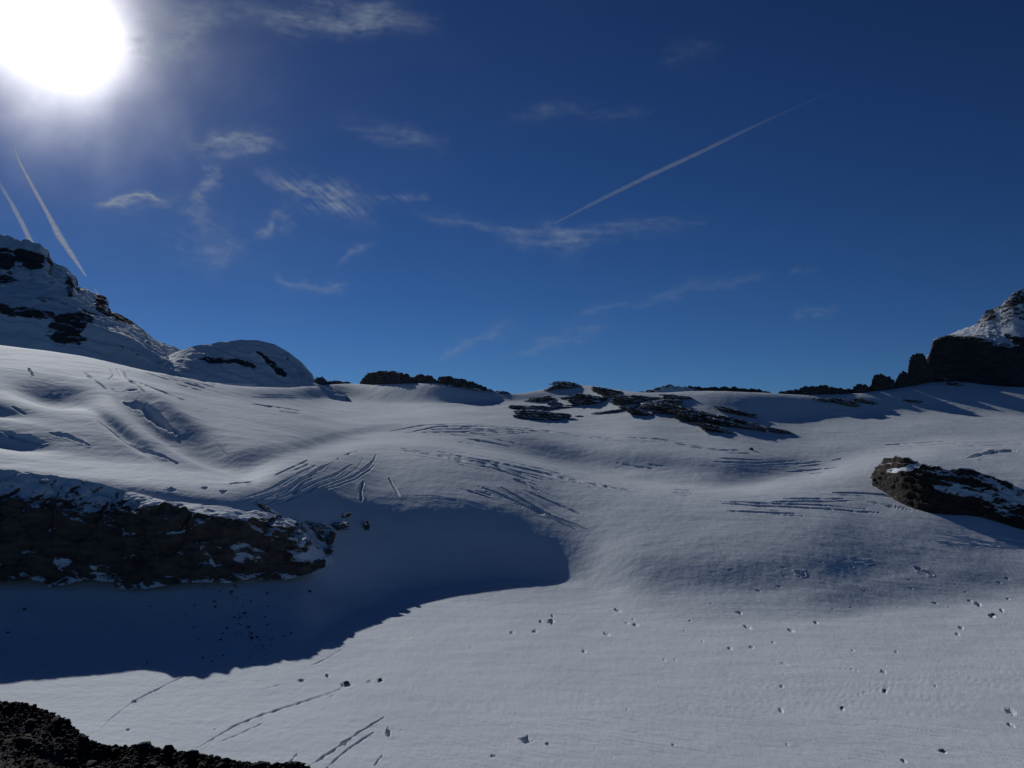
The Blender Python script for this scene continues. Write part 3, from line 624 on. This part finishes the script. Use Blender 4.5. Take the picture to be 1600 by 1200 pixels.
# loose stones over the moraine: far too many to count
rg = np.random.RandomState(5); vs, fs = [], []
ico = [( -.5,.85,0),(.5,.85,0),(-.5,-.85,0),(.5,-.85,0),(0,-.5,.85),(0,.5,.85),(0,-.5,-.85),(0,.5,-.85),(.85,0,-.5),(.85,0,.5),(-.85,0,-.5),(-.85,0,.5)]
icf = [(0,11,5),(0,5,1),(0,1,7),(0,7,10),(0,10,11),(1,5,9),(5,11,4),(11,10,2),(10,7,6),(7,1,8),(3,9,4),(3,4,2),(3,2,6),(3,6,8),(3,8,9),(4,9,5),(2,4,11),(6,2,10),(8,6,7),(9,8,1)]
ico = np.array(ico)
cin = np.where((ua > -200) & (ua < 620))[0]
for i in range(14000):
    c = cin[rg.randint(len(cin))]; q = 140+int(105*rg.rand()**.8)
    P = np.array([X[q, c], Y[q, c], Z[q, c]]); sz = .016+.045*rg.rand()**4+(.03+.13*rg.rand()**2 if rg.rand() < .012 else 0)
    v = ico*(1+rg.normal(size=(12, 1))*.14)*np.array([rg.uniform(.8, 1.5), rg.uniform(.8, 1.3), rg.uniform(.45, .9)])*sz
    a = rg.rand()*6.3; v = np.stack([v[:, 0]*math.cos(a)-v[:, 1]*math.sin(a), v[:, 0]*math.sin(a)+v[:, 1]*math.cos(a), v[:, 2]], -1)
    n = len(vs)*12; vs.append(v+P+[0, 0, sz*.2]); fs += [(x+n, y+n, z+n) for x, y, z in icf]
me = bpy.data.meshes.new('scree'); me.from_pydata(np.concatenate(vs).tolist(), [], fs); me.materials.append(GRAVEL)
sc = bpy.data.objects.new('scree', me); C.collection.objects.link(sc); tag(sc, 'loose dark stones covering the moraine at the bottom left', 'scree', kind='stuff')
# ---------------------------------------------------------------- contrails and cirrus, high above
def vapor(name, alpha_fn, col=(.93, .97, 1.)):
    m, N, L = newmat(name)
    d = N.new('ShaderNodeBsdfDiffuse'); d.inputs[0].default_value = (*col, 1)
    t = N.new('ShaderNodeBsdfTranslucent'); t.inputs[0].default_value = (*col, 1)
    mx = N.new('ShaderNodeMixShader'); mx.inputs[0].default_value = .92; L.new(d.outputs[0], mx.inputs[1]); L.new(t.outputs[0], mx.inputs[2])
    tr = N.new('ShaderNodeBsdfTransparent'); m2 = N.new('ShaderNodeMixShader'); L.new(alpha_fn(N, L), m2.inputs[0]); L.new(tr.outputs[0], m2.inputs[1]); L.new(mx.outputs[0], m2.inputs[2])
    o = N.new('ShaderNodeOutputMaterial'); L.new(m2.outputs[0], o.inputs[0]); return m
HC = 9000.
def trail_alpha(N, L):
    uv = N.new('ShaderNodeUVMap'); uv.uv_map = 'strand'; sx = N.new('ShaderNodeSeparateXYZ'); L.new(uv.outputs[0], sx.inputs[0])
    g = tex(N, L, .004, 6, .65)
    lw = N.new('ShaderNodeLayerWeight'); lw.inputs[0].default_value = .5
    f = mth(N, L, 'POWER', mth(N, L, 'SUBTRACT', 1., lw.outputs['Facing']), .6)
    k = N.new('ShaderNodeMapRange'); L.new(g.outputs[0], k.inputs['Value']); k.inputs['From Min'].default_value = .15; k.inputs['From Max'].default_value = .48
    return mth(N, L, 'MULTIPLY', mth(N, L, 'MULTIPLY', f, k.outputs[0]), sx.outputs[0])
TRAIL = vapor('contrail_vapour', trail_alpha, (1., 1., 1.))
def contrail(pts, wpx, alpha, label, seed):
    """pts in the sky at cruising height; a soft ragged tube of frozen vapour"""
    t = np.linspace(0, 1, 160); n = len(pts)-1; tk = np.linspace(0, 1, n+1)
    u = np.interp(t, tk, [p[0] for p in pts]); v = np.interp(t, tk, [p[1] for p in pts])
    A, T = ray(u, v); y = HC/T; P = np.stack([A*y, y, y*0+HC], -1)
    ww = np.interp(t, np.linspace(0, 1, len(wpx)), wpx)*.5; dist = np.linalg.norm(P, axis=1)
    rad = ww*dist/F*(1+.35*fbm(t*14, seed, 0., 3)); d = np.gradient(P, axis=0); d /= np.linalg.norm(d, axis=1)[:, None]
    up = np.array([0, 0, 1.]); sd = np.cross(d, up); sd /= np.linalg.norm(sd, axis=1)[:, None]; u2 = np.cross(sd, d)
    a = np.linspace(0, 2*math.pi, 17)[:-1]
    # thin sideways spread the wind gave it: the section is taller than it is wide where it is seen end-on
    Q = P[:, None, :]+(sd[:, None, :]*np.cos(a)[None, :, None]+u2[:, None, :]*np.sin(a)[None, :, None])*rad[:, None, None]
    ob = grid_mesh('contrail', Q[..., 0], Q[..., 1], Q[..., 2], TRAIL, True, wrap=True)
    al = np.interp(t, np.linspace(0, 1, len(alpha)), alpha)
    me = ob.data; uv = me.uv_layers.new(name='strand'); vi = np.zeros(len(me.loops), np.int32); me.loops.foreach_get('vertex_index', vi)
    q = np.zeros((len(vi), 2), np.float32); q[:, 0] = al[vi//16]; uv.data.foreach_set('uv', q.ravel())
    tag(ob, label, 'contrail', 'contrails in the sky')
contrail([(22,228),(30,252),(50,290),(75,335),(92,368),(112,398),(134,431)], [2.5,4,5,6,10,7,2.5], [.3,.8,.9,1,1,1,.9], 'long bright white contrail slanting down beside the left peak under the sun', 1.)
contrail([(-10,275),(0,288),(18,318),(34,348),(48,378),(62,396),(76,413)], [4,5,6,7,7,6,6], [.15,.3,.6,.9,1,1,1], 'fuzzy white contrail ending behind the summit of the left peak', 2.)
contrail([(148,450),(156,468),(166,485),(176,500)], [1.5,3,3,4], [.5,.9,1,1], 'very short thin contrail above the shoulder of the left peak', 3.)
contrail([(868,348),(950,306),(1020,272),(1090,240),(1160,206),(1220,178),(1330,130)], [2,6,6.5,6,5,4,3], [.24, .28, .30, .26, .13, .035, .0], 'long thin straight contrail crossing the dark blue sky right of the middle', 4.)

def veil_alpha(N, L):
    a = N.new('ShaderNodeAttribute'); a.attribute_name = 'veil'; return a.outputs['Fac']
CIRRUS = vapor('cirrus_ice', veil_alpha, (.84, .93, 1.))
def cirrus(strokes, seed, label, soft=1.):
    """a rippled veil of ice crystals high up; strokes = (points, width, density)"""
    P = np.array([p for st in strokes for p in st[0]], float); pad = max(st[1] for st in strokes)*2.6+14
    u0, u1, v0, v1 = P[:, 0].min()-pad, P[:, 0].max()+pad, P[:, 1].min()-pad, P[:, 1].max()+pad
    su = np.arange(u0, u1, 2.2); sv_ = np.arange(v0, v1, 2.); pu, pv = np.meshgrid(su, sv_); A, T = ray(pu, pv); y = HC/T; X = A*y
    Z = HC+160*fbm(X/2500., y/2500., seed, 2)
    wu = pu+fbm(pu/60., pv/32., seed, 4, .55)*30+noise(pu/14., pv/9., seed)*5; wv = pv+fbm(pu/70., pv/30., seed+9, 4, .55)*17+noise(pu/18., pv/8., seed+3)*3.5
    al = np.zeros_like(pu)
    for pts, wd, den in strokes:
        d, at = seg(wu, wv, pts); tap = sstep(-.15, .3, at)*(1-sstep(.7, 1.15, at))
        al = al+1.2*den*tap*(.75*np.exp(-(d/wd)**2)+.35*np.exp(-(d/wd/2.)**2))
    q = np.clip((pts[-1][1]-pts[0][1])/(abs(pts[-1][0]-pts[0][0])+40), -.8, .8)
    f1 = fbm(pu/46., (pv-q*pu)/9., seed+5, 5, .6); f2 = fbm(pu/20., pv/13., seed+8, 5, .62); f3 = fbm(pu/110., pv/60., seed+2, 3)
    al = al*np.clip(.72+1.15*f1+.8*f2+.6*f3, 0, 2.2)
    e = lambda t, a, b: sstep(a, a+pad*.7, t)*(1-sstep(b-pad*.7, b, t))
    al = np.clip(al*e(pu, u0, u1)*e(pv, v0, v1), 0, .9)
    o = grid_mesh('cirrus_cloud', X, y, Z, CIRRUS, True); at = o.data.attributes.new('veil', 'FLOAT', 'POINT'); at.data.foreach_set('value', al.ravel().astype(np.float32))
    tag(o, label, 'cloud', 'thin cirrus clouds')
cirrus([([(295,232),(340,218),(390,212),(432,220)],9,.34),([(330,243),(380,236),(415,228)],9,.26),([(270,212),(300,222)],12,.12)],3.1,'cirrus puff with a flat bright top edge right of and below the sun')
cirrus([([(318,250),(336,266),(328,285),(308,300),(298,328)],6,.30),([(300,300),(318,335),(312,368)],11,.18),([(310,380),(340,405),(335,425)],13,.10),([(240,300),(290,310)],10,.1)],5.2,'curling thin vertical cirrus wisp hanging under the flat-topped puff')
cirrus([([(405,268),(445,284),(490,302),(540,322),(570,338)],11,.40),([(460,290),(520,300),(575,312)],10,.26),([(565,312),(620,309),(665,300)],4,.2),([(445,325),(425,355),(402,366)],6,.18),([(440,320),(450,345),(458,372)],5,.12)],8.4,'brightest long cirrus wisp slanting down to the right in the left half of the sky')
cirrus([([(145,322),(190,314),(228,307),(262,320)],4.5,.5),([(170,318),(240,316)],7,.22)],11.,'small almond-shaped white cirrus wisp above the left peak')
cirrus([([(375,6),(450,24),(520,38),(600,34),(675,38)],10,.26),([(470,-6),(560,18),(630,18)],11,.18),([(400,30),(470,48),(540,50)],8,.14)],14.,'broad faint cirrus band along the top edge of the sky')
cirrus([([(195,66),(240,72),(285,62),(300,30)],20,.34),([(205,15),(290,30),(370,25)],18,.18),([(250,80),(300,85)],10,.15)],17.,'hazy cirrus patch just right of the sun')
cirrus([([(650,330),(760,358),(860,370),(960,356),(1090,350)],6,.17),([(840,345),(878,372),(905,400)],11,.14),([(780,375),(870,385),(950,372)],5,.12)],20.,'faint wide cirrus streak under the lower end of the long contrail')
cirrus([([(250,370),(320,395),(370,410)],20,.09),([(280,330),(340,360),(390,400)],16,.09)],23.,'very faint veil of cirrus above the snow dome')
cirrus([([(535,185),(600,203),(690,232)],7,.12),([(560,215),(640,222)],6,.09)],26.,'very faint cirrus streak in the middle of the left sky')
cirrus([([(680,560),(740,532),(800,507)],7,.14)],28.,'short faint slanting cirrus streak above the rock bar end')
cirrus([([(800,556),(870,534),(950,505)],8,.13),([(880,500),(960,478),(1040,466)],5,.07)],29.,'very faint cirrus streak low over the middle skyline')
cirrus([([(1235,497),(1270,489),(1310,478)],4,.14),([(1230,430),(1280,420)],4,.08)],31.,'barely visible slanting cirrus streak left of the right peak')
cirrus([([(1010,470),(1100,448),(1200,424)],6,.08)],33.,'long barely visible cirrus line between the contrail and the right peak')
cirrus([([(432,425),(455,444),(500,451),(545,449)],4,.17)],37.,'small dim cirrus hook above the snow dome')
cirrus([([(528,415),(548,392),(582,380)],4,.17)],39.,'short dim cirrus stroke above the rock bar')
cirrus([([(800,180),(900,172),(1010,182)],7,.07),([(1040,90),(1110,70)],14,.05)],41.,'barely visible cirrus haze above the long contrail')
